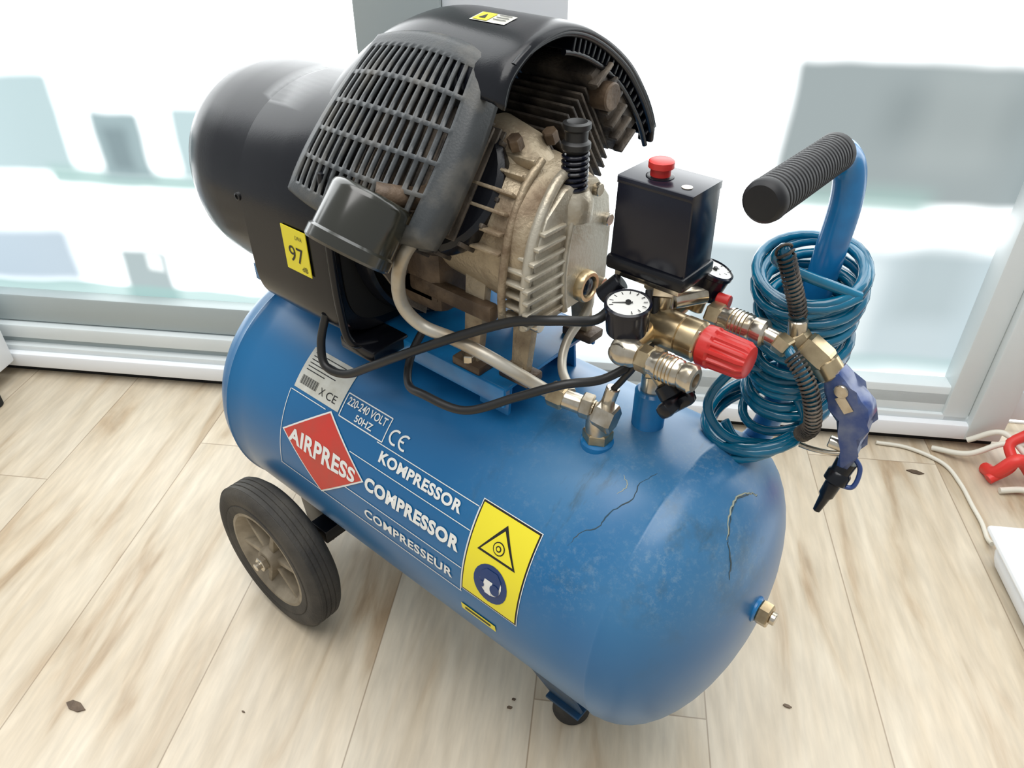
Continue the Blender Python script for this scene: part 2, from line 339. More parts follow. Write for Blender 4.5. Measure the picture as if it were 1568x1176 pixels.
lab.append(tank_text('220-240 VOLT',-.076,-.018,45.2,.0085,M['white'],.015)); lab.append(tank_text('50HZ',-.058,-.032,49.8,.0075,M['white'],.015))
def carc(cx_,cp,r,a0,a1,w=.0022,n=14,off=.0010):
    bm=bmesh.new(); A=[];B=[]
    for i in range(n+1):
        a=math.radians(a0+(a1-a0)*i/n)
        for lst,rr in ((A,r-w/2),(B,r+w/2)): lst.append(bm.verts.new(surf(cx_+rr*math.cos(a),cp-math.degrees(rr*math.sin(a)/R),off)))
    for i in range(n): bm.faces.new((A[i],A[i+1],B[i+1],B[i]))
    return mesh_obj('ce',bm,M['white'],AC,autosm=False)
lab.append(carc(-.0005,48.3,.0070,65,295)); lab.append(carc(.0125,48.3,.0070,65,295)); lab.append(rect('a',.0060,.0115,47.9,48.7,M['white'],.0010))
for a,x0,x1 in ((53.2,-.158,-.1),(53.2,-.02,.117),(62.5,-.05,.117),(78.0,-.05,.117),(88.6,-.16,.119)): lab.append(hline(x0,x1,a,.0009))
lab.append(vline(-.159,53.2,88.6,.0009)); lab.append(vline(.118,53.2,88.6,.0009))
lab.append(poly([(-.156,70.7),(-.0915,52.5),(-.022,70.6),(-.0885,89.2)],M['white'],.0009)); lab.append(poly([(-.153,70.7),(-.0915,53.4),(-.025,70.6),(-.0885,88.3)],M['redlab'],.0012))
lab.append(tank_text('AIRPRESS',-.1435,-.0345,70.8,.0145,M['white'],.035,.0016,1.05,.5))
lab.append(tank_text('KOMPRESSOR',-.010,.101,57.3,.0120,M['white'],.04,sp=1.08))
lab.append(tank_text('COMPRESSOR',-.020,.110,70.2,.0150,M['white'],.05,sp=1.1))
lab.append(tank_text('COMPRESSEUR',-.017,.107,83.4,.0105,M['white'],.025,sp=1.08))
lab.append(rect('a',.119,.185,50,86.5,M['blk'],.0006)); lab.append(rect('a',.1182,.1858,49.7,86.8,M['white'],.0005)); lab.append(rect('a',.1205,.1835,50.7,85.8,M['yellow'],.0009))
tri=[(.152,53.5),(.174,66.5),(.130,66.5)]; lab.append(poly(tri,M['blk'],.0012)); 
lab.append(poly([(.152,55.6),(.1705,65.6),(.1335,65.6)],M['yellow'],.0015))
def circ(cx_,cp_,r,n=14): return [(cx_+r*math.cos(2*math.pi*i/n),cp_+math.degrees(r/R)*math.sin(2*math.pi*i/n)) for i in range(n)]
lab.append(poly(circ(.152,62.2,.0065),M['blk'],.0018)); lab.append(poly(circ(.152,62.2,.0054),M['yellow'],.0020)); lab.append(poly(circ(.152,62.2,.003),M['blk'],.0022)); lab.append(poly(circ(.152,62.2,.0018),M['yellow'],.0024))
lab.append(poly(circ(.152,76.5,.0195,24),M['bluelab'],.0012)); lab.append(poly(circ(.1525,76.0,.0125,20),M['white'],.0015)); lab.append(poly([(.1405,77.5),(.140,73.2),(.146,71.0),(.158,71.0),(.1635,73.2),(.1625,77.5)],M['bluelab'],.0018)); lab.append(poly([(.145,77.4),(.146,75.0),(.155,75.0),(.155,80.5),(.148,80.5)],M['white'],.0021)); lab.append(poly(circ(.1585,77.4,.0055),M['bluelab'],.0024)); lab.append(poly(circ(.1435,77.8,.003),M['bluelab'],.0024))
lab.append(rect('a',.117,.160,95.5,99,M['yellow'],.0008)); lab.append(rect('a',.122,.154,96.6,97.8,M['blk'],.0011))
join('tank_labels',lab,AC)
# scratches
def surfd(x,phi,off=-.0001):
    r=(dome(x) if abs(x)>.262 else R)+off; a=math.radians(phi); return V((x,-math.sin(a)*r,ZC+math.cos(a)*r))
sc=[]
def scr(pts,w,mt='scratch'):
    P=[surfd(p.x+random.uniform(-.0006,.0006),p.y+random.uniform(-.25,.25)) for p in catmull([(a,b_,0) for a,b_ in pts],6)]
    sc.append(sweep('s',P,w,M[mt],AC,seg=5,raw=True,rf=lambda q:w*(.35+.65*math.sin(math.pi*min(1,max(0,q)))+.15*math.sin(q*37))))
scr([(.243,14),(.236,20),(.238,26),(.228,33),(.226,39),(.215,43),(.21,49)],.0006)
scr([(.309,-11),(.304,-5),(.301,3),(.305,10),(.312,17)],.0009,'scratchl')
scr([(.3095,-11),(.3045,-5),(.3018,3),(.3058,10),(.3128,17)],.0008)
scr([(.312,17),(.32,22),(.324,28)],.0009)
scr([(.22,20),(.228,23),(.224,27)],.0006,'scratchl')
join('tank_scratches',sc,AC)
rod('drain_boss',(.334,0,.262),(.343,0,.262),.0125,M['hblue'],AC)
hexnut('drain_plug',(.343,0,.262),(.354,0,.262),.0115,M['brass'],AC)
rod('drain_plug_tip',(.354,0,.262),(.359,0,.262),.006,M['steel'],AC)
fb=[]
for sgn in (-1,1):
    fb.append(prism('foot_strut',[(-.022,0),(.022,0),(.026,.13),(-.030,.13)],(.186,sgn*.060,.024),(1,0,0),(0,sgn*.40,1),.004,M['bracket'],AC))
    fb.append(box('foot_pad_plate',(.186,sgn*.052,.027),(.046,.038,.004),M['bracket'],AC,.001))
join('foot_bracket',fb,AC)
for i,sgn in enumerate((-1,1)): lathe('rubber_foot_%d'%(i+1),(.186,sgn*.051,0),(0,0,1),[(0,.018),(.003,.0215),(.020,.0195),(.025,.018)],M['rubber'],AC)
# wheels
WR=.1015; WX=-.182
def wheel(name,y,out):
    o=V((WX,y,WR)); ax=(0,out,0)
    w=.042
    pf=[(-w+.004,.066),(-w,.070),(-w,.090),(-w+.006,.098)]
    for k in range(4):
        t=-w+.010+k*.0068; pf+=[(t,.1010),(t+.0052,.1013),(t+.0057,.1000),(t+.0064,.1000)]
    pf+=[(-.006,.1005),(-.002,.096),(.0,.090),(-.0005,.080),(-.0012,.079),(0,.078),(.0,.0725),(-.002,.0675),(-.012,.0655)]
    t1=lathe('tire',o,ax,pf,M['rubber'],AC,72,cap=False)
    h=[lathe('hub',o,ax,[(-.038,.0675),(-.038,.02),(-.024,.018),(-.023,.046),(-.008,.060),(-.002,.0635),(-.002,.0675),(-.036,.0675)],M['hub'],AC,48,cap=False),
       lathe('hubc',o,ax,[(-.03,.019),(-.006,.016),(.000,.014),(.000,.0)],M['hub'],AC,24)]
    for k in range(6):
        a=2*math.pi*k/6+.2; dv=V((math.cos(a),0,math.sin(a))); sd=V((-math.sin(a),0,math.cos(a)))
        h.append(prism('rib',[(.012,-.0045),(.060,-.0028),(.060,.0028),(.012,.0045)],o+V((0,out*-.015,0)),dv,sd,.014,M['hub'],AC,.001))
    h.append(hexnut('nut',o+V((0,out*.0,0)),o+V((0,out*.008,0)),.010,M['steel'],AC)); 
    h.append(rod('axle_end',o+V((0,out*.008,0)),o+V((0,out*.014,0)),.005,M['steel'],AC))
    return join(name,[t1]+h,AC)
wheel('wheel_front',-.190,-1); wheel('wheel_rear',.190,1)
rod('axle',(WX,-.186,WR),(WX,.186,WR),.0075,M['steel'],AC)
for i,sgn in enumerate((-1,1)):
    prism('axle_strut_%d'%(i+1),[(-.024,-.014),(.024,-.014),(.05,.055),(-.05,.055)],(WX,sgn*.105,WR),(1,0,0),(0,-sgn*.1,1),.004,M['black'],AC)
box('axle_beam',(-.158,-.0,.115),(.03,.25,.02),M['black'],AC,.002)
# saddle plate
box('saddle_plate',(-.085,0,.428),(.375,.136,.004),M['hblue'],AC,.001)
for sgn in (-1,1):
    box('saddle_flange',(-.085,sgn*.068,.420),(.375,.004,.020),M['hblue'],AC,.001)
    for x in (-.25,.075): prism('saddle_cradle',[(-.018,0),(.018,0),(.018,.052),(-.018,.052)],(x,sgn*.052,.378),(1,0,0),(0,-.1*sgn,1),.004,M['hblue'],AC)
# ------------------------------------------------------------------ motor shroud
def loft(name,secs,mt,parent,seg=96,capA=True,capB=True,mod=None):
    bm=bmesh.new(); rings=[]
    for (x,cy,cz,ry,rt,rb,pt,pb) in secs:
        ring=[]
        for i in range(seg):
            a=2*math.pi*i/seg; c,s=math.cos(a),math.sin(a); p=pt if s>=0 else pb; rz_=rt if s>=0 else rb
            ring.append(bm.verts.new((x,cy+ry*math.copysign(abs(c)**(2/p),c),cz+rz_*math.copysign(abs(s)**(2/p),s))))
        rings.append(ring)
    for A,B in zip(rings,rings[1:]):
        for i in range(seg): bm.faces.new((A[i],B[i],B[(i+1)%seg],A[(i+1)%seg]))
    if capA: bm.faces.new(rings[0])
    if capB: bm.faces.new(rings[-1])
    return mesh_obj(name,bm,mt,parent)
mz=.53
secs=[]
for x,r in ((-.334,.02),(-.3325,.048),(-.329,.068),(-.323,.082),(-.314,.093),(-.302,.101),(-.286,.107),(-.267,.110),(-.24,.111),(-.21,.111),(-.19,.111)):
    secs.append((x,0,mz,r,r*.975,r*.99,2.15,2.15))
secs+=[(-.187,0,mz,.115,.109,.106,2.2,3.6),(-.185,0,mz,.117,.109,.104,2.3,6),(-.13,0,mz,.117,.111,.102,2.4,7),(-.07,0,mz,.116,.111,.100,2.4,7),(-.058,0,mz,.113,.109,.097,2.4,6)]
loft('motor_shroud',secs,M['black'],AC)
loft('motor_end_shade_disc',[(-.0575,0,mz,.106,.102,.088,2.4,5),(-.0565,0,mz,.106,.102,.088,2.4,5)],M['dark'],AC)  # flat black disc, the shade inside the motor end as colour
lathe('cooling_fan_hub',(-.057,0,.53),(1,0,0),[(0,.03),(.02,.026),(.024,0)],M['black'],AC)
fan=[]
for k in range(11):
    a=2*math.pi*k/11; dv=V((.25,math.cos(a),math.sin(a))); sd=V((.6,-math.sin(a),math.cos(a)))
    fan.append(prism('blade',[(.02,-.012),(.092,-.018),(.092,.016),(.02,.010)],(-.045,0,.53),dv,sd,.0025,M['fin'],AC,.0006))
join('cooling_fan',fan,AC)
sweep('shroud_lip',[(-.056,-.113,.60),(-.056,-.116,.54),(-.056,-.115,.47),(-.05,-.112,.437),(-.04,-.09,.431)],.004,M['black'],AC)
lathe('fan_guard',(-.052,0,.53),(1,0,0),[(0,.097),(.006,.1),(.020,.098),(.022,.094),(.018,.090),(.0,.090)],M['black'],AC,64,sy=.97,cap=False)
box('shroud_foot_front',(-.050,-.085,.426),(.05,.045,.014),M['black'],AC,.003)
o=V((-.105,-.1182,.516))
st=[box('lbl',o,(.036,.0008,.044),M['yellow'],AC,0)]
st.append(plane_text('t','97',o+V((0,-.0004,-.004)),(1,0,0),(0,0,1),.021,.016,M['blk'],AC,.0))
st.append(plane_text('t','LWA',o+V((.007,-.0004,.014)),(1,0,0),(0,0,1),.010,.004,M['blk'],AC,.0))
st.append(plane_text('t','dB',o+V((.010,-.0004,-.016)),(1,0,0),(0,0,1),.008,.005,M['blk'],AC,.0))
join('sound_label',st,AC)
for x,z in ((-.19,.545),): lathe('shroud_screw',(x,-.1145,z),(0,-1,0),[(0,.004),(.003,.004),(.0035,.0025),(.002,.0025),(.002,0)],M['cable'],AC)
# ------------------------------------------------------------------ head cover hood (saddle)
zp=[(-.052,.668),(-.044,.685),(-.030,.697),(-.01,.7065),(.015,.711),(.035,.710),(.06,.703),(.09,.688),(.12,.667),(.145,.641),(.160,.621),(.170,.603)]
def interp(t,T):
    if t<=T[0][0]: return T[0][1]
    for a,b_ in zip(T,T[1:]):
        if t<=b_[0]:
            q=(t-a[0])/(b_[0]-a[0]); return a[1]+(b_[1]-a[1])*q
    return T[-1][1]
zs=[p for p in catmull([(a,0,b_) for a,b_ in zp],4)]
def hoodpt(x,y,z0):
    dr=0
    if x<-.01: dr+=((-.01-x)/.1)**2*.037
    if x>.068: dr+=((x-.068)/.019)**2*.004
    dl=max(0,-.03-x)
    yy=y*(1-.9*dl) if y>.05 else y
    return V((x,yy,z0-dr))
bm=bmesh.new(); G=[]; NX=28
for p in zs: G.append([bm.verts.new(hoodpt(-.17+.257*i/NX,p.x,p.z)) for i in range(NX+1)])
for A,B in zip(G,G[1:]):
    for i in range(NX): bm.faces.new((A[i],A[i+1],B[i+1],B[i]))
hood=mesh_obj('head_cover_hood',bm,M['black'],AC,autosm=False)
sd=hood.modifiers.new('s','SOLIDIFY'); sd.thickness=.005; sd.offset=-1
rb=[]
for i in range(19):
    y=.040+i*.0070
    z=interp(y,zp); sl=(interp(y+.003,zp)-interp(y-.003,zp))/.006
    rb.append(box('rib',(.070,y,z-.013),(.026,.0028,.016),M['black'],AC,.0006,Matrix.Rotation(math.atan(sl),3,'X')))
rb.append(sweep('ribrail',[(.080,p.x-.006,p.z-.0215) for p in zs if p.x>.03],.0026,M['black'],AC,raw=True))
rb.append(sweep('ribrail',[(.083,p.x-.003,p.z-.0075) for p in zs if p.x>-.03],.0034,M['black'],AC,raw=True))
rb.append(box('lip_clip',(.078,.168,.594),(.016,.006,.020),M['black'],AC,.002))
join('hood_vent_ribs',rb,AC)
wl=[]
def hp(x,y,off): return hoodpt(x,y,interp(y,zp))+V((0,0,off))
for (sz,off,mt) in ((1.,.0010,'silverlab'),(.72,.0015,'yellow')):
    bm=bmesh.new()
    c0=(.030,.004); q=[(-.018,-.008),(.018,-.008),(.018,.008),(-.018,.008)] if sz==1. else [(-.016,-.007),(-.001,-.007),(-.001,.007),(-.016,.007)]
    bm.faces.new([bm.verts.new(hp(c0[0]+a,c0[1]+b_,off)) for a,b_ in q]); wl.append(mesh_obj('w',bm,M[mt],AC,smooth=False))
for r_ in range(3):
    bm=bmesh.new(); bm.faces.new([bm.verts.new(hp(c0[0]+a,c0[1]+b_,.0016)) for a,b_ in ((.002,.005-r_*.004),(.015,.005-r_*.004),(.015,.006-r_*.004),(.002,.006-r_*.004))]); wl.append(mesh_obj('w',bm,M['blk'],AC,smooth=False))
bm=bmesh.new(); bm.faces.new([bm.verts.new(hp(c0[0]+a,c0[1]+b_,.0018)) for a,b_ in ((-.012,-.004),(-.005,-.004),(-.0085,.004))]); wl.append(mesh_obj('w',bm,M['blk'],AC,smooth=False))
join('hood_warning_label',wl,AC)
# front grille
ES=V((0,.085,.115)).normalized(); GN=V((0,-ES.z,ES.y)); GC=V((0,-.0765,.6355))
def gp(u,v,back=0.):
    k=.34; uu=u*math.sqrt(max(0,1-v*v*k/2)); vv=v*math.sqrt(max(0,1-u*u*k/2))
    lx=-.106+(vv+1)/2*.042; rx_=.066-(vv+1)/2*.002
    x=lx+(uu+1)/2*(rx_-lx); uc=min(1,abs(u)); vc=min(1,abs(v))
    h=.011*(1-.75*uc**3)*(1-.6*vc**3)
    return V((x,0,0))+GC+ES*(vv*.075)+GN*(h-back)
us=[-1,-.95]; solidu=[True]; ns=15; w0=1.84/ns
for k in range(ns):
    a=-.92+k*w0
    if k==0: us.append(-.92); solidu+=[True]
    us+= [a+w0*.60, a+w0]; solidu+=[False,True]
us+=[.96,1]; solidu+=[True,True]
vsx=[-1,-.94,-.91]; solidv=[True,True]; nr=5; h0=1.82/nr
for k in range(nr):
    a=-.91+k*h0
    for q in (1,2,3): vsx.append(a+h0*.86*q/3); solidv.append(False)
    vsx.append(a+h0); solidv.append(True)
vsx+=[.96,1]; solidv+=[True,True]
bm=bmesh.new(); g=[[bm.verts.new(gp(u,v)) for u in us] for v in vsx]
for j in range(len(vsx)-1):
    for i in range(len(us)-1):
        if not solidu[i] and not solidv[j]: continue
        bm.faces.new((g[j][i],g[j][i+1],g[j+1][i+1],g[j+1][i]))
loop=[(u,-1) for u in us[:-1]]+[(1,v) for v in vsx[:-1]]+[(u,1) for u in reversed(us[1:])]+[(-1,v) for v in reversed(vsx[1:])]
idx=[g[0][i] for i in range(len(us)-1)]+[g[j][-1] for j in range(len(vsx)-1)]+[g[-1][i] for i in range(len(us)-1,0,-1)]+[g[j][0] for j in range(len(vsx)-1,0,-1)]
prev=idx
for k,bk in ((1.05,.0015),(1.085,.005),(1.10,.010),(1.105,.016),(1.10,.022)):
    ring=[bm.verts.new(gp(u*k,v*k,bk)) for u,v in loop]; n_=len(ring)
    for i in range(n_): bm.faces.new((prev[i],prev[(i+1)%n_],ring[(i+1)%n_],ring[i]))
    prev=ring
for v in list(bm.verts):
    if not v.link_faces: bm.verts.remove(v)
gr=mesh_obj('head_cover_grille',bm,M['grille'],AC,autosm=False)
sd=gr.modifiers.new('s','SOLIDIFY'); sd.thickness=.0026; sd.offset=-1
# finned cylinders
def finstack(name,x,dirn,t0,t1,nf,hw,mt,core,cmt):
    d_=V(dirn).normalized(); o=V((x,0,.56)); ex=V((1,0,0)); ey=d_.cross(ex).normalized(); E=[rod('core',o+d_*t0*.6,o+d_*t1,core,cmt,AC)]
    Rm=Matrix((ex,ey,d_)).transposed()
    for k in range(nf):
        t=t0+(t1-t0)*k/(nf-1); s=hw*(.82+.18*math.sin(math.pi*min(1,k/(nf-1)*.9+.15)))
        E.append(box('fin',o+d_*t,(2*s,2*s,.0028),mt,AC,.001,Rm))
    return join(name,E,AC)
finstack('cylinder_front',.012,(0,-.78,.62),.045,.082,7,.048,M['fin'],.034,M['fin'])
RD=(0,.83,.56)
finstack('cylinder_rear',.036,RD,.050,.118,9,.044,M['fin'],.034,M['fin'])
d2=V(RD).normalized(); e2=d2.cross(V((1,0,0))).normalized(); Rm2=Matrix((V((1,0,0)),e2,d2)).transposed()
oc=V((.038,0,.56))
hd=[box('h',oc+d2*.124,(.084,.096,.020),M['fin'],AC,.005,Rm2),box('h',oc+d2*.138,(.070,.080,.012),M['fin'],AC,.004,Rm2)]
for k in range(9): hd.append(box('h',oc+V((-.036+k*.0092,0,0))+d2*.143,(.003,.090,.018),M['fin'],AC,.001,Rm2))
for k in range(6): hd.append(box('h',oc+V((.043,0,0))+d2*.124+e2*(-.040+k*.016),(.010,.0035,.026),M['fin'],AC,.001,Rm2))
for sx_ in (-1,1):
    for sy_ in (-1,1): hd.append(hexnut('h',oc+V((sx_*.032,0,0))+e2*sy_*.036+d2*.130,oc+V((sx_*.032,0,0))+e2*sy_*.036+d2*.152,.0065,M['fin'],AC))
hd.append(rod('h',oc+V((.03,0,0))+d2*.12-e2*.02,oc+V((.052,0,0))+d2*.12-e2*.02,.012,M['brown'],AC))
join('cylinder_head_rear',hd,AC)
d1=V((0,-.80,.60)).normalized(); e1=d1.cross(V((1,0,0))).normalized(); Rm1=Matrix((V((1,0,0)),e1,d1)).transposed()
hd=[box('h',V((.0,0,.57))+d1*.072,(.10,.09,.010),M['fin'],AC,.004,Rm1)]
for k in range(11): hd.append(box('h',V((-.048+k*.0098,0,.57))+d1*.078,(.003,.086,.008),M['fin'],AC,.001,Rm1))
hd.append(lathe('ring',V((.020,0,.556))+d1*.040,d1,[(0,.05),(.004,.058),(.010,.060),(.022,.060),(.026,.056)],M['black'],AC))
for k in range(16):
    a=2*math.pi*k/16; hd.append(box('h',V((.020,0,.556))+d1*.054+V((1,0,0))*math.cos(a)*.060+e1*math.sin(a)*.060,(.004,.004,.020),M['fin'],AC,.001,Rm1))
join('cylinder_head_front',hd,AC)
# crankcase
loft('crankcase',[(-.03,0,.555,.035,.035,.035,2,2),(-.02,0,.555,.050,.05,.05,2,2),(.005,0,.556,.058,.062,.058,2.2,2.4),(.05,0,.556,.060,.066,.060,2.3,2.6),(.095,0,.553,.060,.058,.060,2.4,3),(.108,0,.550,.058,.054,.056,2.4,3),(.114,0,.548,.054,.050,.052,2.4,3)],M['alu'],AC,64)
loft('crankcase_neck',[(.020,0,.60,.03,.03,.03,2.5,2.5),(.035,0,.605,.032,.034,.03,2.5,2.5),(.070,0,.600,.027,.032,.03,2.3,2.5),(.088,0,.593,.020,.022,.02,2.2,2.5),(.096,0,.588,.012,.012,.01,2,2)],M['alu'],AC,48)
pl=[(-.058,-.052),(-.050,-.060),(.040,-.060),(.048,-.052),(.050,.0),(.044,.028),(.026,.048),(.004,.054),(-.018,.050),(-.040,.034),(-.054,.008)]
prism('crankcase_cover',[(a,b_) for a,b_ in pl],(.116,0,.552),(0,1,0),(0,0,1),.014,M['alulight'],AC,.003)
rbs=[]
for k in range(8):
    z=.502+k*.0105; y0=-.062+.0025*max(0,k-3)**1.5
    rbs.append(box('r',(.1235,(y0-.018)/2-.004,z),(.006,-.014-y0,.0032),M['alulight'],AC,.001))
    rbs.append(box('r',(.108,y0+.002,z),(.024,.010,.0032),M['alulight'],AC,.001))
rbs.append(sweep('arc',[(.1245,-.016,.495),(.1245,-.019,.53),(.1245,-.014,.565),(.1245,-.002,.595)],.003,M['alulight'],AC))
rbs.append(sweep('arc',[(.118,-.062,.496),(.118,-.0605,.53),(.117,-.052,.567),(.116,-.034,.595),(.114,-.012,.610),(.114,.012,.607)],.0045,M['alulight'],AC))
rbs.append(sweep('arc',[(.098,-.066,.496),(.098,-.066,.53),(.098,-.057,.572),(.096,-.036,.603),(.094,-.012,.618)],.0035,M['alu'],AC))
for y,z in ((.038,.50),(.040,.56),(-.052,.497),(.022,.592)): rbs.append(rod('bolt',(.120,y,z),(.128,y,z),.0055,M['steel'],AC))
for k in range(6):
    a=math.radians(20+k*14); rbs.append(box('r',(.06,-math.sin(a)*.062,.556+math.cos(a)*.064),(.07,.003,.010),M['alu'],AC,.001,Matrix.Rotation(a,3,'X')))
for p in ((.045,-.03,.628),(.075,-.02,.625),(.08,.018,.622)): rbs.append(hexnut('b',p,V(p)+V((0,-.004,.010)),.0065,M['brown'],AC))
join('crankcase_ribs',rbs,AC)
lathe('oil_sight_glass',(.1225,.012,.508),(1,0,0),[(0,.0145),(.006,.0145),(.008,.013),(.008,.010),(.005,.009),(.005,0)],M['brass'],AC)
lathe('oil_sight_lens',(.1225,.012,.508),(1,0,0),[(.0052,.009),(.0072,.006),(.0076,0)],M['blackgl'],AC)
lg=[]
for x,y in ((.055,-.052),(.10,-.040),(.10,.045),(.03,.05)):
    lg.append(prism('leg',[(-.008,0),(.008,0),(.012,.09),(-.012,.09)],(x,y*1.10,.428),(1,0,0),(0,-.12*math.copysign(1,y),1),.009,M['alu'],AC))
    lg.append(box('legfoot',(x,y*1.1,.434),(.034,.022,.009),M['brown'],AC,.002)); lg.append(hexnut('legbolt',(x,y*1.2,.437),(x,y*1.2,.445),.007,M['steel'],AC))
lg.append(box('legbar',(.03,-.055,.492),(.10,.012,.016),M['brown'],AC,.003))
lg.append(box('legweb',(-.01,-.035,.49),(.05,.05,.03),M['brown'],AC,.006))
join('pump_legs',lg,AC)
box('crankcase_rear_block',(-.015,-.015,.50),(.07,.09,.07),M['brown'],AC,.012)
# breather
lathe('breather_boss',(.117,0,.585),(0,0,1),[(-.012,.016),(.004,.0165),(.010,.013),(.012,.012)],M['alulight'],AC)
rod('breather_tube',(.117,0,.590),(.117,0,.632),.007,M['dark'],AC)
sweep('breather_spring',helix((.117,0,.598),(0,0,1),.0095,6.5,.028,18),.0017,M['blackgl'],AC,seg=8,raw=True)
lathe('breather_cap',(.117,0,.627),(0,0,1),[(0,.009),(.003,.0115),(.007,.0115),(.009,.009),(.016,.009),(.018,.011),(.022,.011),(.023,.008),(.021,.004),(.021,0)],M['cable'],AC)
# intake filter
fo=V((.020,-.122,.604)); fd=V((-.06,-.60,-.74)).normalized()
lathe('air_filter',fo,fd,[(-.001,.027),(0,.0295),(.002,.0315),(.005,.0325),(.038,.0330),(.040,.0350),(.048,.0350),(.050,.033),(.048,.027),(.045,.025),(.045,0)],M['filter'],AC,56)
sweep('filter_elbow',[fo-fd*.001,V((.028,-.112,.602)),V((.036,-.092,.596)),V((.038,-.075,.596))],.009,M['brown'],AC)
sweep('discharge_pipe',[(.040,-.085,.575),(.039,-.112,.560),(.032,-.117,.535),(.024,-.108,.503),(.034,-.097,.482),(.062,-.087,.475),(.092,-.079,.467),(.115,-.066,.452),(.137,-.047,.431)],.0058,M['pipe'],AC,seg=16)
hexnut('discharge_nut',(.040,-.092,.580),(.038,-.110,.568),.010,M['brass'],AC)
sweep('discharge_pipe_rear',[(.10,.05,.50),(.115,.035,.475),(.118,.0,.455),(.128,-.02,.440),(.15,-.035,.432)],.0042,M['pipe'],AC)
# check valve
rod('check_valve_boss',(.180,-.034,.386),(.180,-.034,.396),.015,M['hblue'],AC)
hexnut('check_valve_base',(.180,-.034,.395),(.180,-.034,.406),.0135,M['brass'],AC)
rod('check_valve_body',(.180,-.034,.404),(.180,-.034,.428),.0115,M['steel'],AC)
hexnut('check_valve_nut_1',(.136,-.047,.432),(.150,-.044,.430),.0115,M['brass'],AC)
rod('check_valve_arm',(.148,-.044,.430),(.176,-.036,.426),.0085,M['steel'],AC)
hexnut('check_valve_nut_2',(.164,-.039,.428),(.174,-.036,.427),.0115,M['steel'],AC)
hexnut('check_valve_cap',(.178,-.036,.425),(.196,-.034,.423),.0135,M['steel'],AC)
rod('check_valve_stub',(.184,-.030,.432),(.187,-.027,.450),.006,M['steel'],AC)
sweep('unloader_tube',[(.187,-.028,.448),(.195,-.026,.462),(.206,-.026,.485),(.206,-.02,.515),(.2,-.01,.54)],.0028,M['cable'],AC)
# manifold
lathe('tank_outlet_stub',(.202,.012,.380),(0,0,1),[(0,.024),(.010,.017),(.014,.0145),(.052,.0145),(.054,.012)],M['hblue'],AC)
rod('manifold_riser',(.202,.012,.43),(.200,.012,.548),.010,M['steel'],AC)
hexnut('riser_nut_low',(.202,.012,.452),(.202,.012,.468),.0145,M['brass'],AC); hexnut('riser_nut_top',(.2,.012,.530),(.2,.012,.545),.015,M['steel'],AC)
lathe('manifold_block',(.178,.0,.506),(1,0,0),[(0,.010),(.004,.013),(.03,.0135),(.034,.016),(.05,.016),(.054,.012),(.062,.012)],M['brass'],AC)
lathe('regulator_body',(.226,0,.506),(1,0,0),[(0,.013),(.004,.0165),(.018,.0165),(.022,.013)],M['brass'],AC)
hexnut('regulator_nut',(.236,0,.506),(.246,0,.505),.0165,M['steel'],AC)
bm=bmesh.new(); seg=72; rings=[]
for t,r in ((0,.013),(.002,.0165),(.010,.0168),(.012,.0150),(.036,.0140),(.040,.0125),(.041,.009)):
    rings.append([bm.verts.new((.246+t,(r+(.0009*math.copysign(1,math.sin(14*2*math.pi*i/seg)) if .011<t<.037 else 0))*math.cos(2*math.pi*i/seg),.505+(r+(.0009*math.copysign(1,math.sin(14*2*math.pi*i/seg)) if .011<t<.037 else 0))*math.sin(2*math.pi*i/seg))) for i in range(seg)])
for A,B in zip(rings,rings[1:]):
    for i in range(seg): bm.faces.new((A[i],B[i],B[(i+1)%seg],A[(i+1)%seg]))
bm.faces.new(rings[-1]); bm.faces.new(rings[0]); mesh_obj('regulator_knob',bm,M['red'],AC)
def coupler(name,o,L_=.055):
    o=V(o); E=[hexnut('c',o,o+V((.012,0,0)),.011,M['brass'],AC),
     lathe('c',o+V((.010,0,0)),(1,0,0),[(0,.0085),(.003,.0095),(.006,.0095),(.008,.0108),(.026,.0108),(.028,.0095),(.030,.0108),(.036,.0112),(.038,.0112),(.040,.009),(.040,.0055),(.034,.005),(.034,0)],M['steel'],AC,36)]
    for k in range(5): E.append(lathe('c',o+V((.020+k*.003,0,0)),(1,0,0),[(0,.0105),(.0007,.0114),(.0014,.0105)],M['brass'],AC,36))
    return join(name,E,AC)
coupler('quick_coupler_front',(.214,-.040,.500)); coupler('quick_coupler_rear',(.232,.034,.512))
rod('manifold_cross',(.203,-.045,.502),(.203,.04,.508),.0095,M['brass'],AC)
lathe('manifold_elbow',(.192,-.042,.502),(1,0,0),[(0,0),(.001,.006),(.005,.011),(.012,.0125),(.02,.011),(.024,.009)],M['steel'],AC)
lathe('cross_cap',(.203,-.056,.502),(0,1,0),[(0,0),(.001,.005),(.004,.009),(.012,.010)],M['steel'],AC)
vv=[rod('v',(.225,-.03,.492),(.238,-.03,.480),.009,M['brass'],AC),
    lathe('v',(.236,-.032,.482),(.75,-.1,-.65),[(0,.008),(.002,.011),(.012,.0115),(.014,.008)],M['black'],AC),
    box('v',(.248,-.034,.470),(.012,.040,.013),M['black'],AC,.004,Matrix.Rotation(.7,3,'Y')),
    box('v',(.250,-.034,.468),(.010,.012,.034),M['black'],AC,.004,Matrix.Rotation(.7,3,'Y'))]
join('valve_knob',vv,AC)
